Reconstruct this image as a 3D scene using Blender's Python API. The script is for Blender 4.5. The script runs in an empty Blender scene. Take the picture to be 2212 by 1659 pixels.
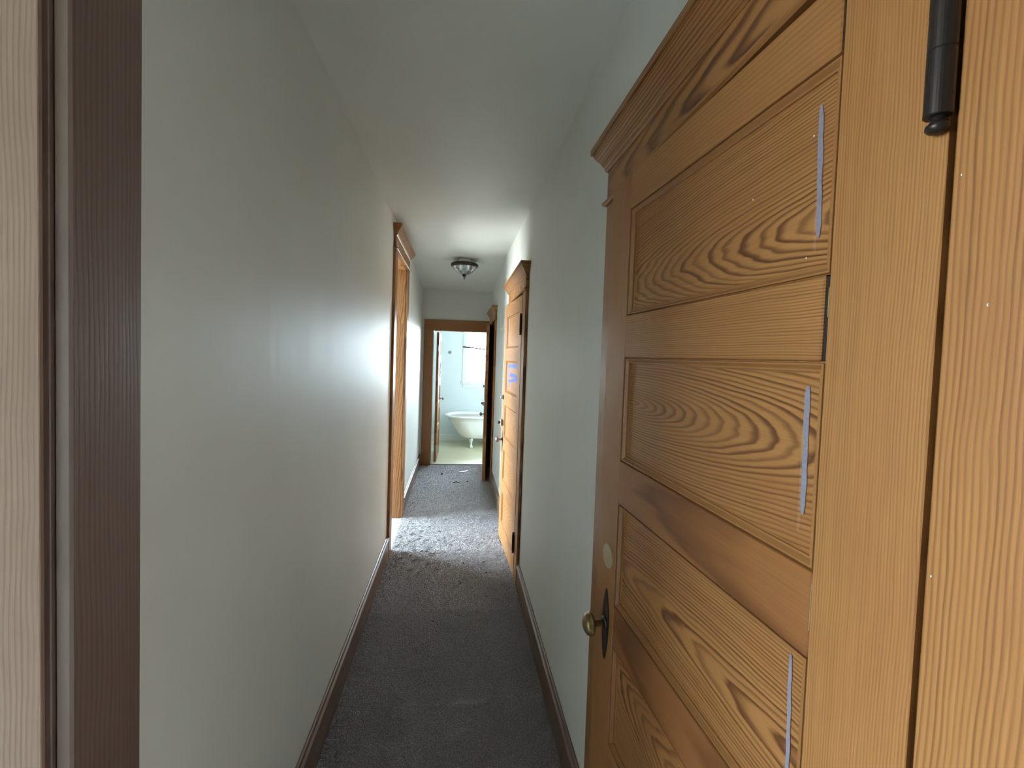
import bpy, bmesh, math, random
from mathutils import Vector, Matrix, noise

random.seed(7)
sc = bpy.context.scene
col = sc.collection

# ------------------------------------------------------------------ camera, sky, exposure
FPX, CXP, EYE = 920.0, 1106.0, 1.58
V_HALL, V_DOWN = (989.0, 767.0), (215.0, 26929.0)
CYP = 803.39
yh = Vector(((V_HALL[0]-CXP)/FPX, (V_HALL[1]-CYP)/FPX, 1)).normalized()
zd = Vector(((V_DOWN[0]-CXP)/FPX, (V_DOWN[1]-CYP)/FPX, 1))
zd = (zd - yh*zd.dot(yh)).normalized()
zu = -zd
xr = yh.cross(zu)
if xr.x < 0:
    xr = -xr
camd = bpy.data.cameras.new('camera')
cam = bpy.data.objects.new('camera', camd)
col.objects.link(cam)
camd.sensor_fit = 'HORIZONTAL'
camd.sensor_width = 36
camd.lens = 36*FPX/2212
camd.shift_y = (CYP-829.5)/2212
camd.clip_start = 0.02
R = Matrix(((xr.x, -xr.y, -xr.z), (yh.x, -yh.y, -yh.z), (zu.x, -zu.y, -zu.z)))
cam.matrix_world = Matrix.Translation((0, 0, EYE)) @ R.to_4x4()
sc.camera = cam

w = bpy.data.worlds.new('overcast_sky')
sc.world = w
w.use_nodes = True
bg = w.node_tree.nodes['Background']
wt = w.node_tree
wc = wt.nodes.new('ShaderNodeTexCoord')
ws = wt.nodes.new('ShaderNodeSeparateXYZ')
wr = wt.nodes.new('ShaderNodeValToRGB')       # plain overcast sky above, duller ground below the horizon
wm = wt.nodes.new('ShaderNodeMath')
wm.operation = 'MULTIPLY_ADD'
wm.inputs[1].default_value = 0.5
wm.inputs[2].default_value = 0.5
wr.color_ramp.elements[0].position = 0.47
wr.color_ramp.elements[0].color = (0.24, 0.26, 0.25, 1)
wr.color_ramp.elements[1].position = 0.50
wr.color_ramp.elements[1].color = (0.69, 0.875, 1.0, 1)
wt.links.new(wc.outputs['Generated'], ws.inputs[0])
wt.links.new(ws.outputs[2], wm.inputs[0])
wt.links.new(wm.outputs[0], wr.inputs[0])
wt.links.new(wr.outputs[0], bg.inputs[0])
bg.inputs[1].default_value = 34.0
sc.view_settings.view_transform = 'Standard'
sc.view_settings.look = 'None'
sc.view_settings.gamma = 1
sc.view_settings.use_curve_mapping = False
sc.view_settings.exposure = 2.05
sc.cycles.use_denoising = True
sc.cycles.max_bounces = 9
sc.cycles.diffuse_bounces = 6
sc.cycles.glossy_bounces = 4
sc.cycles.transparent_max_bounces = 12
sc.cycles.caustics_reflective = False
sc.cycles.caustics_refractive = False
sc.cycles.sample_clamp_indirect = 20

# ------------------------------------------------------------------ material helpers
class NT:
    def __init__(self, name):
        self.m = bpy.data.materials.new(name)
        self.m.use_nodes = True
        self.t = self.m.node_tree
        self.n = self.t.nodes
        self.b = self.n['Principled BSDF']
    def new(self, kind, **kw):
        o = self.n.new(kind)
        for k, v in kw.items():
            setattr(o, k, v)
        return o
    def link(self, a, b):
        self.t.links.new(a, b)
    def put(self, sock, v):
        if hasattr(v, 'is_output') or isinstance(v, bpy.types.NodeSocket):
            self.link(v, sock)
        else:
            sock.default_value = v
    def math(self, op, a, b=None, c=None, clamp=False):
        o = self.new('ShaderNodeMath', operation=op, use_clamp=clamp)
        for i, v in enumerate((a, b, c)):
            if v is not None:
                self.put(o.inputs[i], v)
        return o.outputs[0]
    def comb(self, x, y, z):
        o = self.new('ShaderNodeCombineXYZ')
        for i, v in enumerate((x, y, z)):
            self.put(o.inputs[i], v)
        return o.outputs[0]
    def noise(self, vec, scale, detail=3, rough=0.55):
        o = self.new('ShaderNodeTexNoise')
        self.link(vec, o.inputs['Vector'])
        o.inputs['Scale'].default_value = scale
        o.inputs['Detail'].default_value = detail
        o.inputs['Roughness'].default_value = rough
        return o.outputs['Fac']
    def mix(self, fac, a, b, mode='MIX'):
        o = self.new('ShaderNodeMix', data_type='RGBA', blend_type=mode)
        self.put(o.inputs[0], fac)
        for s, v in ((o.inputs[6], a), (o.inputs[7], b)):
            if isinstance(v, (tuple, list)):
                s.default_value = (*v[:3], 1)
            else:
                self.link(v, s)
        return o.outputs[2]
    def ramp(self, fac, stops, interp='LINEAR'):
        o = self.new('ShaderNodeValToRGB')
        cr = o.color_ramp
        cr.interpolation = interp
        while len(cr.elements) < len(stops):
            cr.elements.new(0.5)
        for e, (p, c) in zip(cr.elements, stops):
            e.position = p
            e.color = (*c, 1) if isinstance(c, (tuple, list)) else (c, c, c, 1)
        self.link(fac, o.inputs[0])
        return o.outputs[0]
    def bump(self, height, strength, dist=0.01):
        o = self.new('ShaderNodeBump')
        o.inputs['Strength'].default_value = strength
        o.inputs['Distance'].default_value = dist
        self.link(height, o.inputs['Height'])
        self.link(o.outputs[0], self.b.inputs['Normal'])
    def coords(self):
        return self.new('ShaderNodeTexCoord').outputs['Object']

MATS = {}

def wood(tone, axes):
    """axes: which object axis is (along grain, across, depth), e.g. 'zxy'."""
    key = 'wood_%s_%s' % (tone, axes)
    if key in MATS:
        return MATS[key]
    light, dark, rough = {
        'amber': ((0.39, 0.178, 0.056), (0.080, 0.024, 0.008), 0.36),
        'rose':  ((0.50, 0.36, 0.29), (0.32, 0.21, 0.155), 0.30),
        'taupe': ((0.19, 0.125, 0.088), (0.11, 0.067, 0.045), 0.34),
        'walnut': ((0.19, 0.125, 0.100), (0.135, 0.086, 0.066), 0.36),
    }[tone]
    N = NT(key)
    sep = N.new('ShaderNodeSeparateXYZ')
    N.link(N.coords(), sep.inputs[0])
    ax = dict(x=sep.outputs[0], y=sep.outputs[1], z=sep.outputs[2])
    u, v, d = (ax[a] for a in axes)
    def attr(nm):
        return N.new('ShaderNodeAttribute', attribute_type='OBJECT', attribute_name=nm).outputs['Fac']
    gv, gd, gt, gf, gs = (attr(n) for n in ('grain_v', 'grain_d', 'grain_tilt', 'grain_rings', 'grain_seed'))
    gk = attr('grain_dark')
    gsoft = attr('grain_soft')
    us = N.math('ADD', u, gs)
    n1 = N.noise(N.comb(N.math('MULTIPLY', us, 2.2), N.math('MULTIPLY', v, 7), gs), 1.0, 3)
    n2 = N.noise(N.comb(N.math('MULTIPLY', us, 5.5), N.math('MULTIPLY', v, 26), gs), 1.0, 2)
    n1 = N.math('SUBTRACT', n1, 0.5)
    n2 = N.math('SUBTRACT', n2, 0.5)
    dv = N.math('ADD', N.math('SUBTRACT', v, gv), N.math('MULTIPLY', n1, 0.022))
    dd = N.math('ADD', N.math('ADD', gd, N.math('MULTIPLY', u, gt)), N.math('MULTIPLY', n2, 0.010))
    r = N.math('SQRT', N.math('ADD', N.math('MULTIPLY', dv, dv), N.math('MULTIPLY', dd, dd)))
    r = N.math('MULTIPLY', r, gf)
    s = N.math('FRACT', r)
    fl = N.math('FLOOR', r)
    rv = N.new('ShaderNodeTexWhiteNoise', noise_dimensions='1D')
    N.link(N.math('ADD', fl, gs), rv.inputs['W'])
    ring = N.ramp(s, [(0.0, 0.35), (0.08, 0.0), (0.45, 0.05), (0.70, 0.75), (0.88, 1.0), (1.0, 0.35)])
    ring = N.math('MULTIPLY', ring, N.math('MULTIPLY_ADD', rv.outputs['Value'], 0.45, 0.55))
    fib = N.noise(N.comb(N.math('MULTIPLY', us, 9), N.math('MULTIPLY', v, 420), N.math('MULTIPLY', d, 300)), 1.0, 2)
    patch = N.noise(N.comb(N.math('MULTIPLY', us, 2.5), N.math('MULTIPLY', v, 5), gs), 1.0, 4, 0.6)
    amt = N.math('MULTIPLY', ring, N.math('SUBTRACT', 1.0, gsoft))
    c = N.mix(amt, light, dark)
    c = N.mix(N.math('MULTIPLY', N.math('SUBTRACT', fib, 0.38, clamp=True), 0.6, clamp=True), c, dark)
    c = N.mix(N.math('MULTIPLY', N.math('SUBTRACT', patch, 0.45, clamp=True), 1.6, clamp=True), c,
              tuple(k*a for k, a in zip((0.66, 0.52, 0.46), light)))
    c = N.mix(gk, c, (0.30, 0.04, 0.0), 'MULTIPLY')
    N.link(c, N.b.inputs['Base Color'])
    N.b.inputs['Specular IOR Level'].default_value = 0.45
    N.link(N.math('MULTIPLY_ADD', patch, 0.25, rough-0.1), N.b.inputs['Roughness'])
    N.bump(N.math('ADD', N.math('MULTIPLY', ring, -0.6), N.math('MULTIPLY', fib, 0.5)), 0.10, 0.002)
    MATS[key] = N.m
    return N.m

def paint(name, colr, rough=0.30, streak=0.0, axis='z', spec=0.5):
    N = NT(name)
    co = N.coords()
    big = N.noise(co, 1.7, 2, 0.5)
    c = N.ramp(big, [(0.30, colr), (0.70, tuple(x*0.93 for x in colr))])
    N.link(c, N.b.inputs['Base Color'])
    N.b.inputs['Specular IOR Level'].default_value = spec
    N.b.inputs['Roughness'].default_value = rough
    sep = N.new('ShaderNodeSeparateXYZ')
    N.link(co, sep.inputs[0])
    if axis == 'z':
        sv = N.comb(N.math('MULTIPLY', sep.outputs[0], 8), N.math('MULTIPLY', sep.outputs[1], 8), N.math('MULTIPLY', sep.outputs[2], 0.8))
    else:
        sv = N.comb(N.math('MULTIPLY', sep.outputs[0], 1.2), N.math('MULTIPLY', sep.outputs[1], 7), sep.outputs[2])
    if streak:
        N.bump(N.noise(sv, 1.0, 2, 0.5), streak, 0.02)
    return N.m

def plain(name, colr, rough=0.5, metal=0.0, spec=0.5, var=0.25, scale=60, bump=0.0):
    N = NT(name)
    co = N.coords()
    f = N.noise(co, scale, 4, 0.6)
    N.link(N.mix(N.math('MULTIPLY', f, var*2, clamp=True), colr, tuple(x*0.55 for x in colr)), N.b.inputs['Base Color'])
    N.b.inputs['Roughness'].default_value = rough
    N.b.inputs['Metallic'].default_value = metal
    N.b.inputs['Specular IOR Level'].default_value = spec
    if bump:
        N.bump(f, bump, 0.002)
    return N.m

def carpet_mat():
    N = NT('carpet_taupe')
    co = N.coords()
    tuft = N.new('ShaderNodeTexVoronoi')
    N.link(co, tuft.inputs['Vector'])
    tuft.inputs['Scale'].default_value = 210
    fine = N.noise(co, 190, 3, 0.75)
    mid = N.noise(co, 45, 3, 0.65)
    big = N.noise(co, 3.2, 4, 0.6)
    c = N.ramp(fine, [(0.36, (0.11, 0.102, 0.108)), (0.50, (0.36, 0.335, 0.35)), (0.64, (0.66, 0.625, 0.64))])
    c = N.mix(N.math('MULTIPLY', N.math('SUBTRACT', big, 0.40, clamp=True), 1.5, clamp=True), c, (0.26, 0.24, 0.245))
    c = N.mix(N.math('MULTIPLY', N.math('SUBTRACT', mid, 0.50, clamp=True), 1.4, clamp=True), c, (0.26, 0.24, 0.245))
    N.link(c, N.b.inputs['Base Color'])
    N.b.inputs['Roughness'].default_value = 0.95
    N.b.inputs['Specular IOR Level'].default_value = 0.1
    N.b.inputs['Sheen Weight'].default_value = 0.55
    hgt = N.math('ADD', N.math('MULTIPLY', tuft.outputs['Distance'], 0.7), N.math('ADD', fine, N.math('MULTIPLY', mid, 0.7)))
    N.bump(hgt, 0.9, 0.006)
    return N.m

def glass_mat(name, tint=(1, 1, 1), spec_mix=0.12, rough=0.0):
    m = bpy.data.materials.new(name)
    m.use_nodes = True
    t = m.node_tree
    t.nodes.clear()
    out = t.nodes.new('ShaderNodeOutputMaterial')
    mx = t.nodes.new('ShaderNodeMixShader')
    tr = t.nodes.new('ShaderNodeBsdfTransparent')
    gl = t.nodes.new('ShaderNodeBsdfGlossy')
    fr = t.nodes.new('ShaderNodeFresnel')
    fr.inputs[0].default_value = 1.45
    ml = t.nodes.new('ShaderNodeMath')
    ml.operation = 'MULTIPLY_ADD'
    ml.inputs[1].default_value = 0.8
    ml.inputs[2].default_value = spec_mix
    t.links.new(fr.outputs[0], ml.inputs[0])
    tr.inputs[0].default_value = (*tint, 1)
    gl.inputs['Roughness'].default_value = rough
    t.links.new(ml.outputs[0], mx.inputs[0])
    t.links.new(tr.outputs[0], mx.inputs[1])
    t.links.new(gl.outputs[0], mx.inputs[2])
    t.links.new(mx.outputs[0], out.inputs[0])
    return m

WALL = paint('wall_paint', (0.715, 0.72, 0.675), 0.52, 0.10, spec=0.33)
CEIL = paint('ceiling_paint', (0.73, 0.74, 0.69), 0.48, 0.08, 'y', spec=0.33)
BATHW = paint('bath_paint', (0.74, 0.81, 0.83), 0.45)
WHITE = paint('white_gloss_paint', (0.82, 0.83, 0.80), 0.35)
ROOMW = paint('room_paint', (0.78, 0.77, 0.72), 0.5)
ENAMEL = plain('white_enamel', (0.86, 0.88, 0.87), 0.12, 0, 0.6, 0.03)
VINYL = plain('cream_vinyl', (0.72, 0.69, 0.50), 0.35, 0, 0.5, 0.12, 5)
CARPET = carpet_mat()
BRONZE = plain('dark_bronze', (0.045, 0.034, 0.028), 0.38, 0.6, 0.5, 0.3, 90)
BRASS = plain('aged_brass', (0.36, 0.26, 0.12), 0.36, 0.9, 0.5, 0.35, 80)
DULLBRASS = plain('dull_brass', (0.50, 0.42, 0.26), 0.5, 0.35, 0.5, 0.2, 120)
STEEL = plain('dull_steel', (0.34, 0.33, 0.32), 0.4, 0.8)
LAVENDER = plain('lavender_chalk', (0.29, 0.26, 0.30), 0.8, 0, 0.3, 0.45, 220)
BLUEINK = plain('blue_marker', (0.06, 0.11, 0.46), 0.5, 0, 0.4, 0.2, 90)
DARKGAP = plain('hollow_shade', (0.02, 0.017, 0.015), 0.9)  # near-black colour standing in for shade in joint gaps and keyholes
SPECK = plain('white_paint_drop', (0.8, 0.8, 0.76), 0.5)
WINGLASS = glass_mat('window_glass')
SHADEGLASS = glass_mat('ribbed_glass', (0.80, 0.87, 0.88), 0.38, 0.14)
YARN = plain('loose_yarn', (0.40, 0.36, 0.32), 0.9)

# ------------------------------------------------------------------ mesh helpers
class MB:
    def __init__(self):
        self.v, self.f = [], []
    def add(self, vs, fs):
        o = len(self.v)
        self.v += [tuple(p) for p in vs]
        self.f += [tuple(i+o for i in q) for q in fs]
        return self
    def box(self, x0, x1, y0, y1, z0, z1):
        vs = [(x, y, z) for x in (x0, x1) for y in (y0, y1) for z in (z0, z1)]
        return self.add(vs, [(0, 1, 3, 2), (4, 6, 7, 5), (0, 4, 5, 1), (2, 3, 7, 6), (0, 2, 6, 4), (1, 5, 7, 3)])
    def rings(self, rs, closed=True, cap=True):
        n = len(rs[0])
        vs = [p for r in rs for p in r]
        fs = []
        for i in range(len(rs)-1):
            for j in range(n if closed else n-1):
                k = (j+1) % n
                fs.append((i*n+j, i*n+k, (i+1)*n+k, (i+1)*n+j))
        if cap:
            fs.append(tuple(range(n-1, -1, -1)))
            fs.append(tuple((len(rs)-1)*n+j for j in range(n)))
        return self.add(vs, fs)
    def lathe(self, prof, seg=24, origin=(0, 0, 0), axis='z', wob=None):
        rs = []
        for r, h in prof:
            ring = []
            for j in range(seg):
                a = 2*math.pi*j/seg
                rr = r*(1 + (wob(j, h) if wob else 0))
                p = (rr*math.cos(a), rr*math.sin(a), h)
                if axis == 'y':
                    p = (p[0], p[2], p[1])
                elif axis == 'x':
                    p = (p[2], p[0], p[1])
                ring.append(tuple(a_+b_ for a_, b_ in zip(p, origin)))
            rs.append(ring)
        return self.rings(rs)
    def tube(self, pts, r, seg=6):
        pts = [Vector(p) for p in pts]
        rs = []
        for i, p in enumerate(pts):
            t = (pts[min(i+1, len(pts)-1)] - pts[max(i-1, 0)]).normalized()
            a = Vector((0, 0, 1)) if abs(t.z) < 0.9 else Vector((1, 0, 0))
            e1 = t.cross(a).normalized()
            e2 = t.cross(e1)
            rr = r[i] if isinstance(r, (list, tuple)) else r
            rs.append([p + e1*rr*math.cos(2*math.pi*j/seg) + e2*rr*math.sin(2*math.pi*j/seg) for j in range(seg)])
        return self.rings(rs)
    def build(self, name, mat, parent=None, origin=None, bevel=0.0, smooth=False):
        og = Vector(origin) if origin else Vector((0, 0, 0))
        me = bpy.data.meshes.new(name)
        me.from_pydata([Vector(p)-og for p in self.v], [], self.f)
        bm = bmesh.new()
        bm.from_mesh(me)
        bmesh.ops.recalc_face_normals(bm, faces=bm.faces)
        if bevel:
            es = [e for e in bm.edges if len(e.link_faces) == 2 and e.calc_face_angle(0) > 0.9]
            bmesh.ops.bevel(bm, geom=es, offset=bevel, segments=1, profile=0.5, affect='EDGES')
        bm.to_mesh(me)
        bm.free()
        if smooth:
            for p in me.polygons:
                p.use_smooth = True
        me.materials.append(mat)
        o = bpy.data.objects.new(name, me)
        col.objects.link(o)
        if parent:
            o.parent = parent
        elif origin:
            o.location = og
        return o

def empty(name, loc, rz=0.0):
    o = bpy.data.objects.new(name, None)
    o.empty_display_size = 0.1
    col.objects.link(o)
    o.location = loc
    o.rotation_euler = (0, 0, rz)
    return o

def tag(o, label, cat, kind=None, group=None):
    o['label'] = label
    o['category'] = cat
    if kind:
        o['kind'] = kind
    if group:
        o['group'] = group
    return o

def grain(o, v=0.0, d=0.5, tilt=0.0, rings=110.0, seed=None, dark=0.0):
    o['grain_dark'] = float(dark)
    o['grain_v'] = float(v)
    o['grain_d'] = float(d)
    o['grain_tilt'] = float(tilt)
    o['grain_rings'] = float(rings)
    o['grain_seed'] = float(random.uniform(0, 50) if seed is None else seed)
    return o

# ------------------------------------------------------------------ room shell
XL, XR, YE, H = -0.505, 0.46, 6.12, 2.60
TW = 0.12

def wall_y(name, x0, x1, y0, y1, h, openings, mat, label):
    """wall running along y; openings: (ya, yb, za, zb)."""
    m = MB()
    y = y0
    for ya, yb, za, zb in sorted(openings):
        m.box(x0, x1, y, ya, 0, h)
        if za > 0:
            m.box(x0, x1, ya, yb, 0, za)
        m.box(x0, x1, ya, yb, zb, h)
        y = yb
    m.box(x0, x1, y, y1, 0, h)
    return tag(m.build(name, mat), label, 'wall', 'structure')

def wall_x(name, x0, x1, y0, y1, h, openings, mat, label):
    m = MB()
    x = x0
    for xa, xb, za, zb in sorted(openings):
        m.box(x, xa, y0, y1, 0, h)
        if za > 0:
            m.box(xa, xb, y0, y1, 0, za)
        m.box(xa, xb, y0, y1, zb, h)
        x = xb
    m.box(x, x1, y0, y1, 0, h)
    return tag(m.build(name, mat), label, 'wall', 'structure')

HW = 2.70
tag(MB().box(-3.72, 2.2, -3.1, YE+0.012, -0.06, 0).build('floor', CARPET), 'worn taupe carpet running down the narrow hallway', 'floor', 'structure')
tag(MB().box(-1.0, 1.72, YE+0.012, 7.96, -0.06, 0.003).build('floor_bathroom', VINYL), 'cream vinyl floor of the bathroom', 'floor', 'structure')
m = MB()
cp = [(-3.1, 2.60), (4.72, 2.60), (YE+0.01, 2.485)]
m.add([(x, y, z) for y, z in cp for x in (-3.72, 2.2)] + [(x, y, 2.75) for y, z in cp for x in (-3.72, 2.2)],
      [(0, 1, 3, 2), (2, 3, 5, 4), (6, 8, 9, 7), (8, 10, 11, 9), (0, 6, 7, 1), (4, 5, 11, 10), (0, 2, 8, 6), (2, 4, 10, 8), (1, 7, 9, 3), (3, 9, 11, 5)])
tag(m.build('ceiling', CEIL), 'painted hallway ceiling with a slight break near the lamp', 'ceiling', 'structure')
tag(MB().box(-1.0, 1.72, YE+0.05, 7.96, 2.56, 2.75).build('ceiling_bathroom', BATHW), 'pale bathroom ceiling', 'ceiling', 'structure')

wall_y('wall_left', XL-TW, XL, -0.6, YE, HW, [(-0.23, 0.62, 0, 2.38), (3.43, 4.15, 0, 2.38)], WALL, 'long cream hallway wall with the tall open doorway')
wall_y('wall_right', XR, XR+TW, -0.6, YE, HW, [(0.32, 1.17, 0, 2.06), (2.94, 3.74, 0, 2.05), (5.265, 6.03, 0, 2.03)], WALL, 'long cream hallway wall with three panelled doors')
wall_x('wall_end', -3.72, 2.2, YE, YE+TW, HW, [(-0.365, 0.42, 0, 1.94)], WALL, 'short wall closing the hallway around the bathroom doorway')
# bathroom
wall_x('wall_bathroom_back', -1.0, 1.72, 7.84, 7.96, HW, [(0.165, 1.165, 1.09, 2.25)], BATHW, 'pale blue bathroom wall behind the bathtub')
wall_y('wall_bathroom_left', -1.0, -0.90, YE+TW, 7.84, HW, [], BATHW, 'pale bathroom side wall behind the open door')
wall_y('wall_bathroom_right', 1.60, 1.72, YE+TW, 7.84, HW, [], BATHW, 'bathroom side wall at the far end of the tub')
# side room on the left
wall_y('wall_bedroom_outer', -3.32, -3.20, -0.6, YE, HW, [(-0.45, 0.75, 0.7, 2.3), (3.35, 5.35, 0.45, 2.40)], ROOMW, 'outer wall with windows of the two side rooms')
wall_x('wall_bedroom_near', -3.20, XL-TW, 2.30, 2.42, HW, [], ROOMW, 'partition wall of the side room beyond the tall doorway')
# rooms behind the right doors
wall_y('wall_closets_outer', 2.05, 2.2, -0.6, YE, HW, [], ROOMW, 'far wall of the rooms behind the panelled doors')
wall_x('wall_closets_light_block', XR+TW, 2.05, 4.5, 4.6, HW, [], ROOMW, 'added unseen partition keeping the rooms behind the nearer panelled doors dark')  # unseen divider, added to keep light away from behind the nearer doors
# landing behind the camera
wall_x('wall_landing_left', -3.72, XL-TW, -0.72, -0.6, HW, [], WALL, 'landing wall beside the start of the hallway, left of it')
wall_x('wall_landing_right', XR+TW, 2.2, -0.72, -0.6, HW, [], WALL, 'landing wall beside the start of the hallway, right of it')
wall_y('wall_landing_outer_left', -2.72, -2.60, -3.0, -0.72, HW, [], WALL, 'outer side wall of the landing')
wall_y('wall_landing_outer_right', 1.6, 1.72, -3.0, -0.72, HW, [], WALL, 'inner side wall of the landing')
wall_x('wall_back', -2.72, 1.72, -3.10, -2.98, HW, [], WALL, 'landing wall opposite the hallway')

# windows -----------------------------------------------------------
def window(name, c, width, z0, z1, axis, side, label, drop=0.0):
    """double-hung window; c = wall-plane centre (x,y); axis 'x' or 'y' = direction along the wall; side = +1/-1 outward normal."""
    root = tag(empty(name, (c[0], c[1], z0)), label, 'window', 'structure')
    hw = width/2
    zm = z0 + (z1-z0)*0.42
    def bx(nm, a0, a1, d0, d1, za, zb, mat, parent=root, bev=0.002):
        d0, d1 = d0*side, d1*side
        lo, hi = min(d0, d1), max(d0, d1)
        m = MB()
        if axis == 'x':
            m.box(a0, a1, lo, hi, za-z0, zb-z0)
        else:
            m.box(lo, hi, a0, a1, za-z0, zb-z0)
        return m.build(nm, mat, parent, bevel=bev)
    for s in (-1, 1):
        a, b = sorted((s*hw, s*(hw+0.075)))
        bx('window_casing', a, b, -0.018, -0.001, z0-0.01, z1+0.075, WHITE)
        a, b = sorted((s*(hw-0.015), s*hw))
        bx('side_jamb', a, b, 0.0, 0.115, z0, z1, WHITE)
    bx('window_casing', -hw, hw, -0.018, -0.001, z1, z1+0.075, WHITE)
    bx('head_jamb', -hw+0.015, hw-0.015, 0.0, 0.115, z1-0.015, z1, WHITE)
    bx('window_sill', -hw-0.10, hw+0.10, -0.045, -0.001, z0-0.035, z0-0.011, WHITE, bev=0.004)
    bx('apron', -hw-0.06, hw+0.06, -0.016, -0.001, z0-0.10, z0-0.036, WHITE)
    bx('sill_board', -hw+0.015, hw-0.015, 0.0, 0.115, z0, z0+0.012, WHITE)
    for nm, za, zb, d in (('lower_sash', z0+0.013, zm+0.018, 0.025), ('upper_sash', zm-0.018, z1-0.016, 0.062)):
        e = hw-0.016
        r = 0.045
        m = MB()
        for (a0, a1, zc, zd_) in ((-e, -e+r, za, zb), (e-r, e, za, zb), (-e+r, e-r, za, za+r), (-e+r, e-r, zb-r, zb)):
            lo, hi = sorted((d*side, (d+0.034)*side))
            if axis == 'x':
                m.box(a0, a1, lo, hi, zc-z0, zd_-z0)
            else:
                m.box(lo, hi, a0, a1, zc-z0, zd_-z0)
        sash = m.build(nm, WHITE, root)
        g = bx('pane', -e+r-0.004, e-r+0.004, d+0.014, d+0.018, za+r-0.004, zb-r+0.004, WINGLASS, sash, 0)
    return root

window('window_1', (0.665, 7.84), 1.0, 1.09, 2.25, 'x', 1, 'white double-hung window above the bathtub')
window('window_2', (-3.20, 4.35), 2.00, 0.45, 2.40, 'y', -1, 'white double-hung window of the side room')

def portal(name, loc, rot, sx, sy):   # emits nothing itself: it only guides sky sampling through a window
    l = bpy.data.lights.new(name, 'AREA')
    l.shape = 'RECTANGLE'
    l.size, l.size_y = sx, sy
    l.cycles.is_portal = True
    o = bpy.data.objects.new(name, l)
    col.objects.link(o)
    o.location = loc
    o.rotation_euler = rot
P2 = math.pi/2
portal('window_bathroom', (0.665, 7.97, 1.67), (-P2, 0, 0), 1.0, 1.16)
portal('window_left_offscreen', (-3.33, 4.35, 1.425), (0, -P2, 0), 1.95, 2.0)
window('window_3', (-3.20, 0.15), 1.20, 0.70, 2.30, 'y', -1, 'white double-hung window of the room behind the pinkish door')
portal('window_near_left_offscreen', (-3.33, 0.15, 1.50), (0, -P2, 0), 1.6, 1.2)

# ------------------------------------------------------------------ trim
def loft_cap(wallx, s, y0, y1, levels, ends=(1, 1)):
    """moulding on a wall at x=wallx, projecting along s; levels = [(z, projection, overhang)]"""
    rs = []
    for z, p, ov in levels:
        rs.append([(wallx, y0-ov*ends[0], z), (wallx+s*p, y0-ov*ends[0], z), (wallx+s*p, y1+ov*ends[1], z), (wallx, y1+ov*ends[1], z)])
    return MB().rings(rs)

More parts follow.
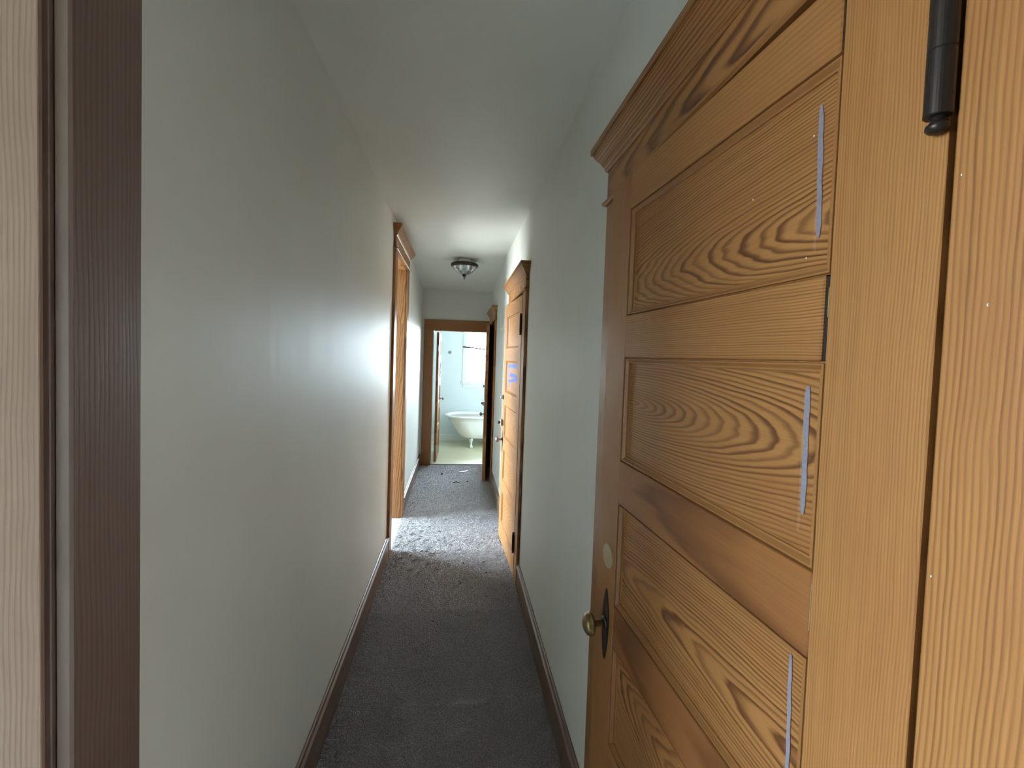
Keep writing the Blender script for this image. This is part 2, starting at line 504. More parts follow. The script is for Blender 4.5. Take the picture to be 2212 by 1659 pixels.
CT = 0.021
def door_trim(name, label, wallx, s, ya, yb, top, cw=0.122, tone='amber', head_tone=None, near=True, far=True, depth=TW, stop_at=None, crown_h=0.0, foot_tone=None, reveal=0.005, jamb_tone='amber'):
    """casing set around an opening ya..yb in a wall at x=wallx; s = direction from the wall into the hallway"""
    og = (wallx, (ya+yb)/2, 0)
    root = tag(empty(name, og), label, 'door frame', 'structure')
    g = 0.0008*s
    ht = head_tone or tone
    out_a, out_b = ya-cw, yb+cw
    if near:
        lo, hi = sorted((wallx+g, wallx+s*CT))
        o = MB().box(lo, hi, out_a, ya-reveal, 0.0, top+0.005).build('casing_board', wood(tone, 'zyx'), root, og, bevel=0.003)
        grain(o, 0.06, 0.35, 0.01, 160)
    if far:
        lo, hi = sorted((wallx+g, wallx+s*CT))
        o = MB().box(lo, hi, yb+reveal, out_b, 0.0, top+0.005).build('casing_board', wood(foot_tone or tone, 'zyx'), root, og, bevel=0.003)
        grain(o, -0.05, 0.3, 0.01, 150)
    # bead under the head board
    z = top+0.006
    ov = 0.012
    b = loft_cap(wallx+g, s, out_a, out_b, [(z, CT+0.006, ov*0.6), (z+0.003, CT+0.011, ov), (z+0.010, CT+0.011, ov), (z+0.013, CT+0.006, ov*0.6)]).build('bead_molding', wood(ht, 'yzx'), root, og)
    grain(b, 0, 0.3, 0, 150)
    z += 0.0135
    lo, hi = sorted((wallx+g, wallx+s*CT))
    zc = z+0.105+crown_h
    o = MB().box(lo, hi, out_a, out_b, z, zc).build('head_board', wood(ht, 'yzx'), root, og, bevel=0.002)
    grain(o, z+0.03, 0.12, 0.05, 120)
    zc += 0.0005
    lv = [(zc-0.018, CT+0.001, 0.001), (zc-0.014, CT+0.007, 0.006), (zc-0.006, CT+0.007, 0.006), (zc-0.003, CT+0.010, 0.010), (zc+0.012, CT+0.018, 0.017),
          (zc+0.028, CT+0.031, 0.029), (zc+0.040, CT+0.037, 0.035), (zc+0.046, CT+0.038, 0.036), (zc+0.046, CT+0.044, 0.042), (zc+0.064, CT+0.044, 0.042)]
    c = loft_cap(wallx+g, s, out_a, out_b, lv).build('crown_molding', wood(ht, 'yzx'), root, og, bevel=0)
    grain(c, 0, 0.3, 0, 150)
    # jamb liners
    bx0, bx1 = sorted((wallx-s*depth, wallx+s*0.0005))
    for y0, y1 in ((ya-0.019, ya), (yb, yb+0.019)):
        o = MB().box(bx0, bx1, y0, y1, 0, top).build('jamb_board', wood(jamb_tone, 'zxy'), root, og, bevel=0.001)
        grain(o, 0.05, 0.25, 0.02, 170)
    o = MB().box(bx0, bx1, ya-0.019, yb+0.019, top+0.0005, top+0.0185).build('head_jamb', wood('amber', 'yxz'), root, og)
    grain(o, 0, 0.3, 0, 150)
    # stop strips the leaf closes against
    if stop_at is not None:
        sx0, sx1 = sorted((wallx-s*stop_at, wallx-s*(stop_at+0.034)))
        for y0, y1 in ((ya, ya+0.012), (yb-0.012, yb)):
            o = MB().box(sx0, sx1, y0, y1, 0, top-0.012).build('door_stop', wood('amber', 'zxy'), root, og, bevel=0.002)
            grain(o, 0, 0.3, 0, 170)
        o = MB().box(sx0, sx1, ya, yb, top-0.012, top).build('door_stop', wood('amber', 'yxz'), root, og, bevel=0.002)
        grain(o, 0, 0.3, 0, 170)
    return root

R1A, R1B = 0.340, 1.152
trim1 = door_trim('trim_1', 'pine door frame with crown around the door bearing lavender strokes', XR, -1, R1A, R1B, 2.045, 0.125, 'amber', stop_at=0.03, reveal=0.0)
trim2 = door_trim('trim_2', 'pine door frame with crown around the door with blue marker writing', XR, -1, 2.960, 3.715, 2.030, 0.122, 'amber', stop_at=0.03)
trim3 = door_trim('trim_3', 'pine door frame with crown next to the bathroom doorway', XR, -1, 5.285, 6.010, 2.010, 0.105, 'amber', stop_at=0.03)
trim4 = door_trim('trim_4', 'tall open doorway frame with crown close under the ceiling', XL, 1, 3.450, 4.130, 2.360, 0.118, 'amber', stop_at=None)
trim5 = door_trim('trim_5', 'dark brown door frame around the pinkish door opened inwards', XL, 1, -0.21, 0.600, 2.36, 0.126, 'walnut', stop_at=0.042, jamb_tone='walnut', reveal=0.004)
# the near board of this frame shows coarser grain
for o in trim1.children:
    if o.name.startswith('casing_board'):
        zs = [v.co.y for v in o.data.vertices]
        if max(zs) < 0:
            grain(o, -0.60, 0.05, 0.02, 210, 3.0)
            o['grain_soft'] = 0.35

# bathroom doorway in the end wall (no crown)
og = (0.0275, YE, 0)
t6 = tag(empty('trim_6', og), 'plain wide wooden frame around the bathroom doorway', 'door frame', 'structure')
for x0, x1, nm in ((-0.478, -0.345, 'casing_board'), (0.40, 0.436, 'casing_board')):
    grain(MB().box(x0, x1, YE-0.021, YE-0.0008, 0, 1.915).build(nm, wood('amber', 'zxy'), t6, og, bevel=0.003), 0, 0.3, 0, 150)
grain(MB().box(-0.478, 0.436, YE-0.021, YE-0.0008, 1.9155, 2.07).build('head_board', wood('amber', 'xzy'), t6, og, bevel=0.003), 0, 0.3, 0.03, 130)
for x0, x1 in ((-0.3645, -0.3455), (0.4005, 0.4195)):
    grain(MB().box(x0, x1, YE+0.0005, YE+TW, 0, 1.915).build('jamb_board', wood('amber', 'zyx'), t6, og), 0, 0.3, 0, 150)
grain(MB().box(-0.3645, 0.4195, YE+0.0005, YE+TW, 1.9155, 1.938).build('head_jamb', wood('amber', 'xyz'), t6, og), 0, 0.3, 0, 150)
MB().box(-0.345, 0.40, YE+0.004, YE+0.028, 0.0035, 0.010).build('threshold_strip', STEEL, t6, og, bevel=0.002)

# baseboards
def baseboard(name, label, wallx, s, y0, y1):
    og = (wallx, (y0+y1)/2, 0)
    g = 0.0008*s
    root = tag(empty(name, og), label, 'baseboard', 'structure')
    lo, hi = sorted((wallx+g, wallx+s*0.018))
    grain(MB().box(lo, hi, y0, y1, 0, 0.138).build('board', wood('taupe', 'yzx'), root, og, bevel=0.002), 0.05, 0.2, 0.02, 130)
    c = loft_cap(wallx+g, s, y0, y1, [(0.1385, 0.021, 0), (0.143, 0.023, 0), (0.149, 0.021, 0), (0.155, 0.013, 0), (0.164, 0.009, 0), (0.167, 0.004, 0)]).build('cap_molding', wood('taupe', 'yzx'), root, og)
    grain(c, 0, 0.3, 0, 150)
    return root
baseboard('baseboard_left', 'brown baseboard between the dark frame and the tall doorway', XL, 1, 0.728, 3.330)
baseboard('baseboard_left', 'brown baseboard between the tall doorway and the bathroom wall', XL, 1, 4.250, YE-0.0215)
baseboard('baseboard_right', 'brown baseboard between the lavender-marked door and the blue-marked door', XR, -1, 1.279, 2.836)
baseboard('baseboard_right', 'brown baseboard between the blue-marked door and the door beside the bathroom', XR, -1, 3.839, 5.178)
m = MB().box(-0.899, 1.599, 7.822, 7.8385, 0.0035, 0.12)
tag(m.build('baseboard_bathroom', WHITE, bevel=0.003), 'white baseboard along the wall behind the bathtub', 'baseboard', 'structure')

# ------------------------------------------------------------------ doors
def make_door(name, label, hinge, rz, width, top, fs, stile=0.112, bottom=0.012, tone='amber', pz=None, gaps=None, specs=None):
    """leaf from x=0 (hinge) to x=width; the visible face lies on y=0 and looks towards fs (+1/-1 on local y)."""
    root = tag(empty(name, (hinge[0], hinge[1], 0), rz), label, 'door', 'structure')
    T = 0.036
    def ys(a, b):
        return sorted((fs*a, fs*b))
    gaps = gaps or {}
    specs = specs or {}
    y0, y1 = ys(0, -T)
    e = 0.0003
    for i, (x0, x1) in enumerate(((0, stile-e), (width-stile+e, width))):
        o = MB().box(x0, x1, y0, y1, bottom, top).build('stile', wood(tone, 'zxy'), root, bevel=0.0009)
        k = specs.get('stile%d' % i, {})
        grain(o, k.get('v', -0.35), k.get('d', 0.08), k.get('tilt', 0.006), k.get('rings', 210), k.get('seed'))
        o['grain_soft'] = float(k.get('soft', 0.35))
    zs = [top] + [z for p in pz for z in p] + [bottom]
    for i in range(0, len(zs), 2):
        gp = gaps.get(i//2, 0.0)
        m = MB().box(stile+e+gp, width-stile-e, y0, y1, zs[i+1], zs[i])
        o = m.build('rail', wood(tone, 'xzy'), root, bevel=0.0018)
        k = specs.get('rail%d' % (i//2), {})
        zc = (zs[i]+zs[i+1])/2
        grain(o, zc+k.get('v', 0.05), k.get('d', 0.07), k.get('tilt', 0.02), k.get('rings', 170), k.get('seed'), k.get('dark', 0.0))
        o['grain_soft'] = float(k.get('soft', 0.25))
        if gp:
            a, b = ys(-0.004, -0.030)
            MB().box(stile+e, stile+gp+e, a, b, zs[i+1]+0.001, zs[i]-0.001).build('gap_shade', DARKGAP, root)  # dark filler box: shade of the open joint put in as colour
    for j, (zt, zb) in enumerate(pz):
        x0, x1 = stile, width-stile
        # flat panel with a shallow raised field
        rs = []
        for inset, dep in ((0.0, -0.0285), (0.0, -0.0125), (0.034, -0.0125), (0.0375, -0.0116), (0.040, -0.0116)):
            rs.append([(x0+inset, fs*dep, zb+inset), (x1-inset, fs*dep, zb+inset), (x1-inset, fs*dep, zt-inset), (x0+inset, fs*dep, zt-inset)])
        pn = MB().rings(rs).build('panel', wood(tone, 'xzy'), root)
        k = specs.get('panel%d' % j, {})
        grain(pn, (zt+zb)/2+k.get('v', 0.0), k.get('d', 0.05), k.get('tilt', 0.10), k.get('rings', 150), k.get('seed'), k.get('dark', 0.0))
        # sticking moulding
        prof = [(0.0, -0.0008), (0.0008, -0.0065), (0.0024, -0.0065), (0.0032, -0.0022), (0.0055, -0.0020), (0.0105, -0.0082), (0.0135, -0.0085), (0.0140, -0.0112), (0.0158, -0.0124)]
        rs = []
        for inset, dep in prof:
            rs.append([(x0+inset, fs*dep, zb+inset), (x1-inset, fs*dep, zb+inset), (x1-inset, fs*dep, zt-inset), (x0+inset, fs*dep, zt-inset)])
        mo = MB().rings(rs, cap=False).build('panel_molding', wood(tone, 'xzy'), pn)
        grain(mo, (zt+zb)/2, 0.3, 0.0, 0)
        # back moulding
        rs = []
        for inset, dep in prof:
            d2 = -T-dep if dep > -0.011 else -0.0286
            rs.append([(x0+inset, fs*d2, zb+inset), (x1-inset, fs*d2, zb+inset), (x1-inset, fs*d2, zt-inset), (x0+inset, fs*d2, zt-inset)])
        mo = MB().rings(rs, cap=False).build('panel_molding', wood(tone, 'xzy'), pn)
        grain(mo, (zt+zb)/2, 0.3, 0.0, 0)
    return root

def knob(root, x, z, fs, mat, r=0.027, stem=0.036, both=False, T=0.036):
    for f in ((1, -1) if both else (1,)):
        y = 0 if f == 1 else -fs*T
        s = fs*f
        pr = [(0.0075, 0.002), (0.0085, stem*0.5), (0.0075, stem*0.75), (0.011, stem*0.92), (r*0.80, stem), (r*0.97, stem+0.004), (r, stem+0.008), (r*0.94, stem+0.0095),
              (r*0.955, stem+0.0115), (r*0.86, stem+0.015), (r*0.88, stem+0.0165), (r*0.62, stem+0.022), (r*0.3, stem+0.0255), (0.001, stem+0.0265)]
        MB().lathe([(a, b*s) for a, b in pr], 28, (x, y, z), 'y').build('knob', mat, root, smooth=True)
        MB().lathe([(0.017, 0.0026*s), (0.017, 0.004*s), (0.012, 0.008*s), (0.009, 0.009*s)], 20, (x, y, z), 'y').build('knob_rose', BRONZE, root, smooth=True)

def escutcheon(root, x, z, fs, h=0.19, wd=0.032, zoff=0.0, mat=None):
    n = 14
    pts = []
    for i in range(n+1):
        t = -1+2*i/n
        pts.append((wd/2*(max(0.0, 1-abs(t)**1.9))**0.8+0.003, z+zoff+t*h/2))
    loop = [(x+a, b) for a, b in pts] + [(x-a, b) for a, b in reversed(pts)]
    cx_, cz_ = x, z+zoff
    rs = []
    for k, d in ((1.0, 0.0004), (1.0, 0.0015), (0.86, 0.0027)):
        rs.append([(cx_+(a-cx_)*k, fs*d, cz_+(b-cz_)*(1-(1-k)*0.35)) for a, b in loop])
    e = MB().rings(rs).build('escutcheon', mat or BRONZE, root)
    MB().lathe([(0.0028, fs*0.0027), (0.0028, fs*0.0034)], 10, (cx_, 0, z+zoff-h*0.22), 'y').build('keyhole', DARKGAP, e)
    return e

def hinge_pin(root, z0, z1, fs, r=0.0088, x=-0.0035, mat=None):
    mat = mat or BRONZE
    y = fs*0.0085
    n = 2
    L = (z1-z0)/n
    pr = []
    for i in range(n):
        a = z0+i*L
        pr += [(r*0.9, a+0.0003), (r, a+0.0012), (r, a+L-0.0012), (r*0.9, a+L-0.0003)]
    k = MB().lathe(pr, 32, (x, y, 0), 'z').build('hinge_knuckle', mat, root, smooth=False)
    for zz, sg in ((z0, -1), (z1, 1)):
        MB().lathe([(0.0062, zz+sg*0.0003), (0.0045, zz+sg*0.003), (0.0060, zz+sg*0.0045), (0.0086, zz+sg*0.0075), (0.0088, zz+sg*0.0105), (0.0065, zz+sg*0.0135), (0.001, zz+sg*0.015)], 16, (x, y, 0), 'z').build('hinge_finial', mat, k, smooth=True)

def ribbon(name, pts, wd, fs, dep, mat, root, jitter=0.0):
    """flat stroke on a leaf face: pts (x,z), width(s)"""
    m = MB()
    rs = []
    for i, (x, z) in enumerate(pts):
        a = Vector(pts[max(i-1, 0)])
        b = Vector(pts[min(i+1, len(pts)-1)])
        t = (b-a).normalized()
        nx, nz = -t.y, t.x
        ww = (wd[i] if isinstance(wd, (list, tuple)) else wd)/2*(1+random.uniform(-jitter, jitter))
        rs.append([(x+nx*ww, fs*dep, z+nz*ww), (x-nx*ww, fs*dep, z-nz*ww), (x-nx*ww*0.9, fs*(dep+0.0005), z-nz*ww*0.9), (x+nx*ww*0.9, fs*(dep+0.0005), z+nz*ww*0.9)])
    m.rings(rs)
    return m.build(name, mat, root)

# near right door
hA, fA = Vector((0.4375, 0.3430)), Vector((0.400, 1.1155))
def leaf_angle(h, f):
    d = f-h
    return math.atan2(d.y, d.x)
PZ = [(1.948, 1.690), (1.588, 1.332), (1.225, 0.965), (0.8625, 0.6075), (0.500, 0.240)]
door1 = make_door('door_1', 'old amber pine five-panel door with lavender strokes, slightly ajar', hA, leaf_angle(hA, fA), (fA-hA).length, 2.038, 1, 0.112, 0.012, 'amber', PZ,
    gaps={0: 0.0035, 1: 0.0060, 2: 0.0, 3: 0.0065},
    specs={'panel0': dict(v=-0.055, d=0.022, tilt=0.13, rings=200, seed=4.0),
           'panel1': dict(v=0.02, d=0.10, tilt=-0.16, rings=170, seed=11.3),
           'panel2': dict(v=-0.02, d=0.05, tilt=0.05, rings=190, seed=21.7),
           'panel3': dict(v=0.06, d=0.06, tilt=0.12, rings=190, seed=33.0),
           'rail1': dict(v=0.16, d=0.05, tilt=0.01, rings=260, seed=8.0),
           'rail0': dict(v=0.35, d=0.05, tilt=0.02, rings=120, seed=9.0, soft=0.6),
           'rail2': dict(v=0.02, d=0.30, tilt=0.03, rings=60, seed=14.0, dark=0.35),
           'rail3': dict(v=0.02, d=0.25, tilt=0.05, rings=60, seed=18.0, dark=0.4),
           'stile0': dict(v=-0.4, d=0.03, tilt=0.012, rings=310, seed=2.0, soft=0.5)})
knob(door1, 0.705, 0.895, 1, BRASS, 0.029)
escutcheon(door1, 0.705, 0.895, 1, 0.185, 0.036, -0.003)
MB().lathe([(0.031, 0.0003), (0.031, 0.0016), (0.029, 0.0024), (0.001, 0.0026)], 32, (0.706, 0, 1.071), 'y').build('cover_plate', DULLBRASS, door1)
hinge_pin(door1, 1.812, 1.930, 1, 0.0105, 0.0035)
hinge_pin(door1, 0.180, 0.297, 1)
for (xa, za, xb, zb, ws, j) in ((0.149, 1.907, 0.142, 1.742, 0.0075, 1), (0.1445, 1.556, 0.1415, 1.392, 0.0085, 1), (0.147, 1.206, 0.1415, 1.035, 0.006, 1)):
    n = 12
    pts = [(xa+(xb-xa)*i/n+random.uniform(-.0006, .0006), za+(zb-za)*i/n) for i in range(n+1)]
    ribbon('chalk_stroke', pts, [ws*(0.5 if i in (0, n) else 1) for i in range(n+1)], 1, -0.0115, LAVENDER, door1, 0.12)
for x, z in ((0.157, 1.874), (0.26, 1.83), (0.158, 1.72)):
    MB().lathe([(0.0012, -0.0115), (0.0012, -0.0109), (0.0004, -0.0106)], 8, (x, 0, z), 'y').build('paint_speck', SPECK, door1)
for z0, z1 in ((1.640, 1.675), (1.318, 1.30), (1.26, 1.30)):
    MB().box(0.1125, 0.1132, -0.0038, -0.001, min(z0, z1), max(z0, z1)).build('tenon_wedge', DULLBRASS, door1)
# paint drops on the near casing
for y, z, r in ((0.305, 1.637, 0.0016), (0.331, 1.755, 0.0011), (0.333, 1.391, 0.0012)):
    MB().lathe([(r, -0.0005), (r, 0.0004), (r*0.4, 0.0008)], 8, (XR-CT, y, z), 'y').build('paint_speck', SPECK, trim1, trim1.location)

# middle right door with blue writing
hB, fB = Vector((0.4375, 2.965)), Vector((0.400, 3.685))
PZ2 = [(1.910, 1.650), (1.545, 1.285), (1.170, 0.905), (0.790, 0.535), (0.430, 0.172)]
door2 = make_door('door_2', 'amber pine five-panel door with blue marker writing, slightly ajar', hB, leaf_angle(hB, fB), (fB-hB).length, 2.018, 1, 0.105, 0.012, 'amber', PZ2)
knob(door2, 0.668, 0.868, 1, STEEL, 0.026)
escutcheon(door2, 0.668, 0.868, 1, 0.19, 0.036, -0.02)
hinge_pin(door2, 1.750, 1.872, 1)
hinge_pin(door2, 0.198, 0.318, 1)
def rim_latch(root, x, z, fs):
    b = MB().box(x-0.03, x+0.025, *sorted((fs*0.0004, fs*0.024)), z-0.026, z+0.026).build('rim_latch', STEEL, root, bevel=0.003)
    MB().lathe([(0.010, fs*0.0245), (0.013, fs*0.030), (0.013, fs*0.040), (0.009, fs*0.042)], 16, (x-0.005, 0, z), 'y').build('latch_turn', BRONZE, b, smooth=True)
def lock_cylinder(root, x, z, fs):
    MB().lathe([(0.021, fs*0.0004), (0.021, fs*0.006), (0.015, fs*0.012), (0.014, fs*0.026), (0.010, fs*0.028)], 20, (x, 0, z), 'y').build('lock_cylinder', STEEL, root, smooth=True)
rim_latch(door2, 0.682, 1.013, 1)
lock_cylinder(door2, 0.672, 1.232, 1)
d = -0.0115
L = lambda pts, wd: ribbon('marker_stroke', pts, wd, 1, d, BLUEINK, door2, 0.05)
L([(0.55, 1.505), (0.40, 1.507), (0.25, 1.509), (0.12, 1.511)], 0.026)
L([(0.52, 1.478), (0.515, 1.43), (0.505, 1.38), (0.49, 1.33)], 0.022)
L([(0.468, 1.490), (0.455, 1.455), (0.445, 1.43)], 0.014)
L([(0.47, 1.430), (0.34, 1.436), (0.20, 1.432), (0.13, 1.428)], 0.026)
L([(0.52, 1.380), (0.38, 1.392), (0.26, 1.402), (0.16, 1.412)], 0.022)
L([(0.384, 1.467), (0.372, 1.40), (0.358, 1.323)], 0.009)

# right door beside the bathroom, hinged at the far jamb
hC, fC = Vector((0.4395, 6.004)), Vector((0.345, 5.287))
door3 = make_door('door_3', 'panelled pine door beside the bathroom doorway, standing ajar into the hallway', hC, leaf_angle(hC, fC), (fC-hC).length, 1.985, -1, 0.105, 0.012, 'amber', [(a-0.03, b-0.03) for a, b in PZ2])
knob(door3, 0.665, 0.850, -1, STEEL, 0.026)
escutcheon(door3, 0.665, 0.850, -1, 0.19, 0.036, -0.02)
rim_latch(door3, 0.688, 0.985, -1)
lock_cylinder(door3, 0.672, 1.20, -1)
hinge_pin(door3, 1.72, 1.84, -1)
hinge_pin(door3, 0.198, 0.318, -1)

# bathroom door, open into the bathroom
hD, fD = Vector((-0.272, 6.258)), Vector((-0.262, 6.955))
door4 = make_door('door_4', 'five-panel bathroom door swung open beside the bathtub', hD, leaf_angle(hD, fD), (fD-hD).length, 1.90, -1, 0.105, 0.014, 'amber', [(a*0.945, b*0.945) for a, b in PZ2])
knob(door4, 0.632, 0.875, -1, STEEL, 0.026)
escutcheon(door4, 0.632, 0.875, -1, 0.19, 0.036, -0.02)
for z0 in (1.62, 0.16):
    k = MB().box(-0.022, 0.0, 0.004, 0.012, z0, z0+0.10).build('hinge_leaf', STEEL, door4)
    MB().lathe([(0.007, z0-0.004), (0.007, z0+0.104)], 12, (-0.012, 0.018, 0), 'z').build('hinge_knuckle', STEEL, k)

# near left door, closed
aE = math.radians(68)
hE = Vector((XL-0.003, 0.5905))
fE = hE + 0.790*Vector((-math.sin(aE), -math.cos(aE)))
door5 = make_door('door_5', 'pinkish-brown door opened away from the hallway inside the dark frame', hE, leaf_angle(hE, fE), (fE-hE).length, 2.352, 1, 0.112, 0.012, 'rose', [(a*1.155, b*1.155) for a, b in PZ])
knob(door5, 0.725, 0.895, 1, BRASS, 0.027)

# ------------------------------------------------------------------ ceiling lamp
lx, ly, lz = 0.043, 4.60, H
lamp = tag(empty('ceiling_lamp', (lx, ly, lz)), 'bronze ceiling lamp with ribbed glass cone in the hallway', 'ceiling lamp')
MB().lathe([(0.055, -0.0005), (0.062, -0.008), (0.066, -0.050)], 40).build('canopy', WHITE, lamp, smooth=True)
MB().lathe([(0.105, -0.045), (0.138, -0.049), (0.146, -0.057), (0.147, -0.068), (0.140, -0.080), (0.128, -0.086), (0.124, -0.078), (0.10, -0.053)], 48).build('rim_ring', BRONZE, lamp, smooth=True)
MB().lathe([(0.125, -0.080), (0.114, -0.105), (0.094, -0.128), (0.066, -0.148), (0.038, -0.161), (0.012, -0.168)], 96,
           wob=lambda j, h: 0.028*math.cos(j*math.pi/2*2)).build('glass_shade', SHADEGLASS, lamp)
MB().lathe([(0.004, -0.10), (0.004, -0.166), (0.020, -0.167), (0.024, -0.172), (0.018, -0.180), (0.010, -0.188), (0.006, -0.193), (0.009, -0.198), (0.006, -0.206), (0.001, -0.216)], 20).build('finial', BRONZE, lamp, smooth=True)
for a in (0.6, 0.6+math.pi):
    bx_, by_ = 0.045*math.cos(a), 0.045*math.sin(a)
    MB().lathe([(0.012, -0.0275), (0.013, -0.06), (0.024, -0.078), (0.027, -0.095), (0.020, -0.112), (0.004, -0.118)], 18, (bx_, by_, 0)).build('bulb', ENAMEL, lamp, smooth=True)

# ------------------------------------------------------------------ bathtub
tub = tag(empty('bathtub', (0.53, 7.42, 0.003)), 'white claw-foot bathtub standing under the bathroom window', 'bathtub')
def outline(xl, xr_, hw, n=20):
    """rounded at the left end, squarer at the right; returns loop of (x,y)"""
    pts = []
    for i in range(n+1):
        a = math.pi/2 + math.pi*i/n
        pts.append((xl+hw + hw*math.cos(a), hw*math.sin(a)))
    r2 = hw*0.55
    for i in range(n//2+1):
        a = -math.pi/2 + math.pi/2*i/(n//2)
        pts.append((xr_-r2+r2*math.cos(a), -hw+r2+r2*math.sin(a)))
    for i in range(n//2+1):
        a = math.pi/2*i/(n//2)
        pts.append((xr_-r2+r2*math.cos(a), hw-r2+r2*math.sin(a)))
    return pts
def lv(z, xl, xr_, hw):
    return [(x-0.53, y, z) for x, y in outline(xl, xr_, hw)]
outer = [(0.165, 0.22, 1.10, 0.16), (0.168, 0.13, 1.16, 0.20), (0.185, 0.085, 1.19, 0.235), (0.25, 0.03, 1.215, 0.27), (0.35, -0.045, 1.235, 0.295), (0.45, -0.115, 1.25, 0.313), (0.515, -0.155, 1.258, 0.322)]
roll = [(0.522, -0.195, 1.29, 0.352), (0.535, -0.208, 1.30, 0.362), (0.550, -0.203, 1.297, 0.358), (0.558, -0.180, 1.28, 0.340), (0.555, -0.150, 1.262, 0.322)]
inner = [(0.535, -0.135, 1.25, 0.308), (0.45, -0.098, 1.235, 0.297), (0.35, -0.028, 1.22, 0.28), (0.25, 0.05, 1.20, 0.255), (0.20, 0.11, 1.17, 0.22), (0.185, 0.20, 1.10, 0.16)]
MB().rings([lv(*a) for a in outer + roll[:1]]).build('basin', ENAMEL, tub, smooth=True)
bas = tub.children[0]
MB().rings([lv(*a) for a in outer[-1:]] and [lv(0.516, -0.157, 1.259, 0.324)] + [lv(*a) for a in roll] + [lv(*a) for a in inner]).build('rolled_rim', ENAMEL, tub, smooth=True)
fp = [(0.170, 0.030, 0.040), (0.150, 0.034, 0.036), (0.125, 0.028, 0.028), (0.100, 0.019, 0.020), (0.075, 0.014, 0.015), (0.060, 0.016, 0.016), (0.050, 0.022, 0.021), (0.036, 0.027, 0.026), (0.022, 0.028, 0.027), (0.008, 0.022, 0.021), (0.0005, 0.012, 0.012)]
for fx in (0.27, 1.06):
    for sy in (-1, 1):
        rs = []
        for z, rx, ry in fp:
            cy_ = sy*(0.175+ (0.17-z)*0.10 + (0.012 if z < 0.06 else 0))
            rs.append([(fx-0.53+rx*math.cos(2*math.pi*j/16), cy_+ry*math.sin(2*math.pi*j/16), z) for j in range(16)])
        MB().rings(rs).build('claw_foot', ENAMEL, tub, smooth=True)
MB().lathe([(0.009, 0.0), (0.009, -0.004), (0.004, -0.006)], 12, (0.27-0.53-0.02, -0.236, 0.178), 'y').build('drain_bolt', BRONZE, tub)

# bathroom wall plate and curtain rod
tag(MB().lathe([(0.030, -0.0005), (0.030, -0.006), (0.022, -0.012), (0.010, -0.014), (0.001, -0.0145)], 28, (0, 0, 0), 'y').build('wall_plate', STEEL, None, None), 'small round grey plate on the bathroom wall left of the window', 'wall plate').location = (-0.143, 7.84, 1.626)
rod = tag(empty('curtain_rod', (0.085, 7.79, 1.734)), 'thin curtain rod hanging askew across the bathroom window', 'curtain rod')
MB().tube([(0, 0, 0), (0.58, 0, -0.048), (1.16, 0, -0.096)], 0.012, 10).build('rod', BRONZE, rod)
for x in (0.04, 1.12):
    z = -x*0.0825
    MB().box(x-0.006, x+0.006, 0.0125, 0.031 if 0.08 < x+0.085 < 1.3 else 0.049, z-0.008, z+0.008).build('rod_bracket', STEEL, rod)

# ------------------------------------------------------------------ litter on the carpet
def lump(name, loc, size, mat, label, cat, seed, rz=0.0, group=None):
    bm = bmesh.new()
    bmesh.ops.create_icosphere(bm, subdivisions=2, radius=1)
    for v in bm.verts:
        k = 0.75+0.5*noise.noise(v.co*1.3+Vector((seed, seed*2, 0)))
        v.co = Vector((v.co.x*size[0]*k, v.co.y*size[1]*k, max(v.co.z*k, -0.5)*size[2]+size[2]*0.5))
    me = bpy.data.meshes.new(name)
    bm.to_mesh(me)
    bm.free()
    me.materials.append(mat)
    o = bpy.data.objects.new(name, me)
    col.objects.link(o)
    o.location = loc
    o.rotation_euler = (0, 0, rz)
    return tag(o, label, cat, None, group)

def curl(name, pts, r, mat, label, cat, group=None):
    base = Vector(pts[0])
    base.z = 0
    o = MB().tube([Vector(p)-base for p in pts], r, 6).build(name, mat, smooth=True)
    o.location = base
    return tag(o, label, cat, None, group)

DIRT = plain('dark_crumb', (0.05, 0.04, 0.035), 0.8)
CHIP = plain('paint_chip', (0.80, 0.80, 0.76), 0.6)
lump('crumb', (-0.16, 5.63, 0), (0.017, 0.02, 0.016), DIRT, 'dark lump of dirt on the carpet before the bathroom', 'debris', 1.0)
# white plaster flake in two folds
fl = MB()
fl.rings([[(-0.05, -0.02, 0.001), (-0.05, 0.02, 0.001), (-0.05, 0.02, 0.004), (-0.05, -0.02, 0.004)], [(0.0, -0.012, 0.006), (0.0, 0.03, 0.006), (0.0, 0.03, 0.010), (0.0, -0.012, 0.010)],
          [(0.02, 0.0, 0.001), (0.02, 0.05, 0.001), (0.02, 0.05, 0.005), (0.02, 0.0, 0.005)], [(0.065, 0.03, 0.007), (0.065, 0.075, 0.007), (0.065, 0.075, 0.011), (0.065, 0.03, 0.011)]])
o = fl.build('plaster_flake', CHIP, bevel=0.001)
o.location = (0.11, 5.735, 0)
tag(o, 'folded white plaster flake on the carpet before the bathroom', 'debris')
o = curl('twig', [(-0.02, 5.235, 0.003), (0.0, 5.25, 0.010), (0.025, 5.262, 0.012), (0.05, 5.262, 0.006), (0.075, 5.266, 0.004)], [0.003, 0.005, 0.005, 0.004, 0.002], DIRT, 'dark curled scrap on the carpet between white flake and doors', 'debris')
lump('crumb', (0.167, 5.295, 0), (0.018, 0.010, 0.008), DIRT, 'dark flat crumb beside the curled scrap on the carpet', 'debris', 3.0)
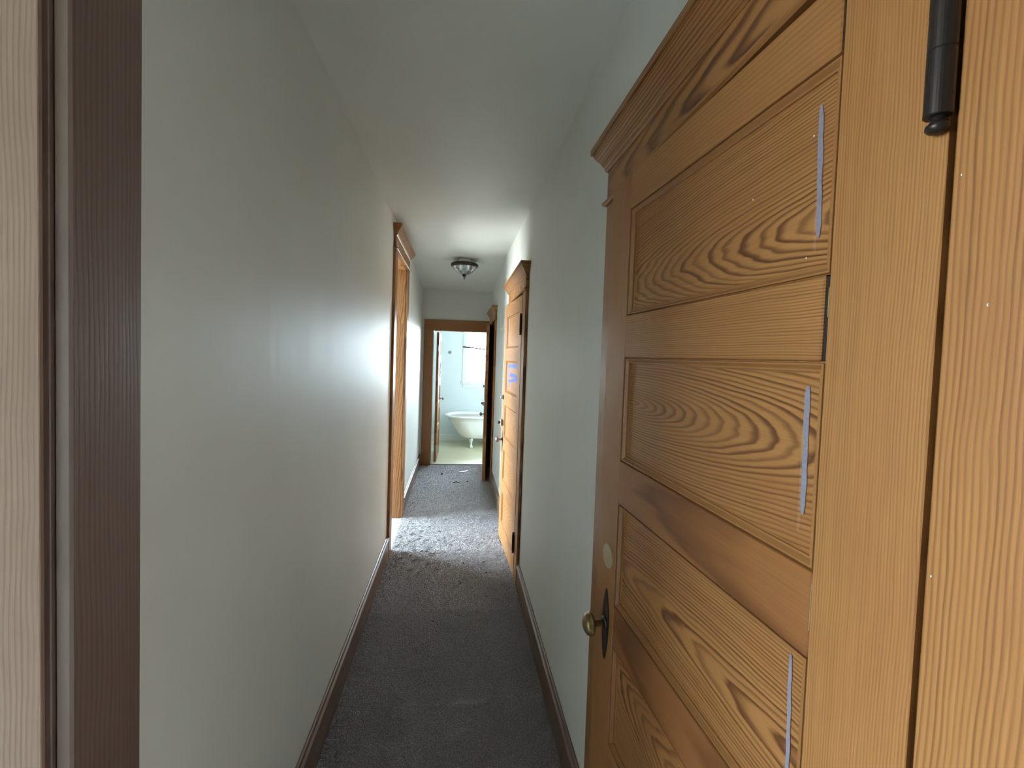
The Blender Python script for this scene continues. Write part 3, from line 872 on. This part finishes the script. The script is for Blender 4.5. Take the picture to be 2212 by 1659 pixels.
for i, (x, y, sz) in enumerate(((-0.027, 5.673, .007), (0.034, 5.563, .007), (0.065, 5.71, .008), (-0.192, 5.28, .006), (-0.05, 5.27, .007), (-0.006, 4.883, .008), (-0.425, 4.54, .009), (0.39, 3.80, .007), (0.088, 3.198, .009), (0.065, 2.909, .008), (0.25, 3.05, .007), (0.15, 2.75, .007), (-0.1, 2.5, .006), (0.3, 5.5, .006))):
    lump('dirt_speck', (x, y, 0), (sz, sz*0.8, sz*0.7), DIRT, 'tiny dark dirt speck lying on the hallway carpet', 'debris', 5.0+i, i, 'dirt specks on the hallway carpet')
lump('paint_crumb', (0.378, 2.614, 0), (0.008, 0.006, 0.006), CHIP, 'tiny white crumb on the carpet near the right baseboard', 'debris', 40.0)
lump('paint_crumb', (-0.455, 4.10, 0), (0.012, 0.008, 0.007), CHIP, 'white paint crumb at the foot of the tall doorway', 'debris', 41.0)
curl('loose_thread', [(-0.235, 1.90, 0.003), (-0.22, 1.885, 0.012), (-0.205, 1.87, 0.008), (-0.20, 1.83, 0.006), (-0.19, 1.80, 0.003)], [0.0012]*5, YARN, 'pale loose carpet thread curling beside the carpet seam', 'thread')
rnd = random.Random(3)
for i in range(16):
    y = 1.55+i*0.085+rnd.uniform(-.02, .02)
    x = XL+0.03+rnd.uniform(0, .05)
    pts = [(x, y, 0.002)]
    for k in range(4):
        pts.append((pts[-1][0]+rnd.uniform(-.008, .014), pts[-1][1]+rnd.uniform(-.016, .016), rnd.uniform(.003, .012)))
    curl('frayed_yarn', pts, [0.0010]*5, YARN, 'frayed pale yarn end at the carpet edge by the baseboard', 'thread', 'frayed yarn along the left carpet edge')

# pulled loops in the carpet by the tall doorway, and the worn seam
rl = random.Random(9)
m = MB()
for i in range(130):
    yy = rl.gauss(3.52, 0.26)
    xx = -0.46+abs(rl.gauss(0, 0.26))
    if not 3.05 < yy < 4.1 or xx > 0.30:
        continue
    a = rl.gauss(0.15, 0.45)
    ln = rl.uniform(0.012, 0.045)
    hh = rl.uniform(0.004, 0.010)
    pts = []
    for k in range(6):
        t = k/5-0.5
        b = rl.uniform(-.003, .003)
        pts.append((xx+math.cos(a)*ln*t-math.sin(a)*b, yy+math.sin(a)*ln*t+math.cos(a)*b, 0.001+hh*(1-4*t*t)))
    m.tube(pts, [0.0012, 0.0026, 0.003, 0.003, 0.0026, 0.0012], 5)
lo = m.build('pulled_loops', CARPET, bpy.data.objects['floor'], smooth=True)
lo['kind'] = 'stuff'
m = MB()
rs = []
for i in range(60):
    xx = -0.26+0.62*i/59
    yc = 1.885+0.006*math.sin(i*0.9)+rl.uniform(-.003, .003)
    hz = max(0.0006, 0.0018+rl.uniform(-.002, .001))
    rs.append([(xx, yc-0.010, 0.0), (xx, yc-0.005, hz), (xx, yc+0.010, hz), (xx, yc+0.03, 0.0)])
m.rings(rs)
m.build('carpet_seam', CARPET, bpy.data.objects['floor'])

# ------------------------------------------------------------------ carpet pile
import numpy as np
rg = np.random.default_rng(5)
def pile(y0, y1, dens, wmin, wmax, hmin, hmax):
    n = int((y1-y0)*0.93*dens)
    x = rg.uniform(-0.488, 0.443, n)
    y = rg.uniform(y0, y1, n)
    return n, x, y, rg.uniform(wmin, wmax, n), rg.uniform(hmin, hmax, n)
parts = [pile(1.30, 2.6, 38000, .0016, .0034, .003, .0075), pile(2.6, 4.2, 22000, .002, .004, .003, .008), pile(4.2, 6.12, 9000, .003, .006, .003, .007)]
n = sum(p[0] for p in parts)
x, y, wd, hg = (np.concatenate([p[k] for p in parts]) for k in (1, 2, 3, 4))
ang = rg.uniform(0, 2*math.pi, n)
V = np.zeros((n, 4, 3), np.float32)
for k in range(3):
    a = ang+k*2*math.pi/3
    V[:, k, 0] = x+wd*np.cos(a)
    V[:, k, 1] = y+wd*np.sin(a)
    V[:, k, 2] = 0.0002
V[:, 3, 0] = x+rg.normal(0, 1, n)*hg*0.8
V[:, 3, 1] = y+rg.normal(0, 1, n)*hg*0.8
V[:, 3, 2] = hg
base = (np.arange(n)*4)[:, None, None]
F = (np.array([[0, 1, 3], [1, 2, 3], [2, 0, 3]])[None]+base).reshape(-1, 3)
me = bpy.data.meshes.new('carpet_pile')
me.vertices.add(n*4)
me.vertices.foreach_set('co', V.ravel())
me.loops.add(len(F)*3)
me.loops.foreach_set('vertex_index', F.ravel().astype(np.int32))
me.polygons.add(len(F))
me.polygons.foreach_set('loop_start', np.arange(0, len(F)*3, 3, dtype=np.int32))
me.update(calc_edges=True)
me.materials.append(CARPET)
o = bpy.data.objects.new('carpet_pile', me)
col.objects.link(o)
o.parent = bpy.data.objects['floor']
o['kind'] = 'stuff'
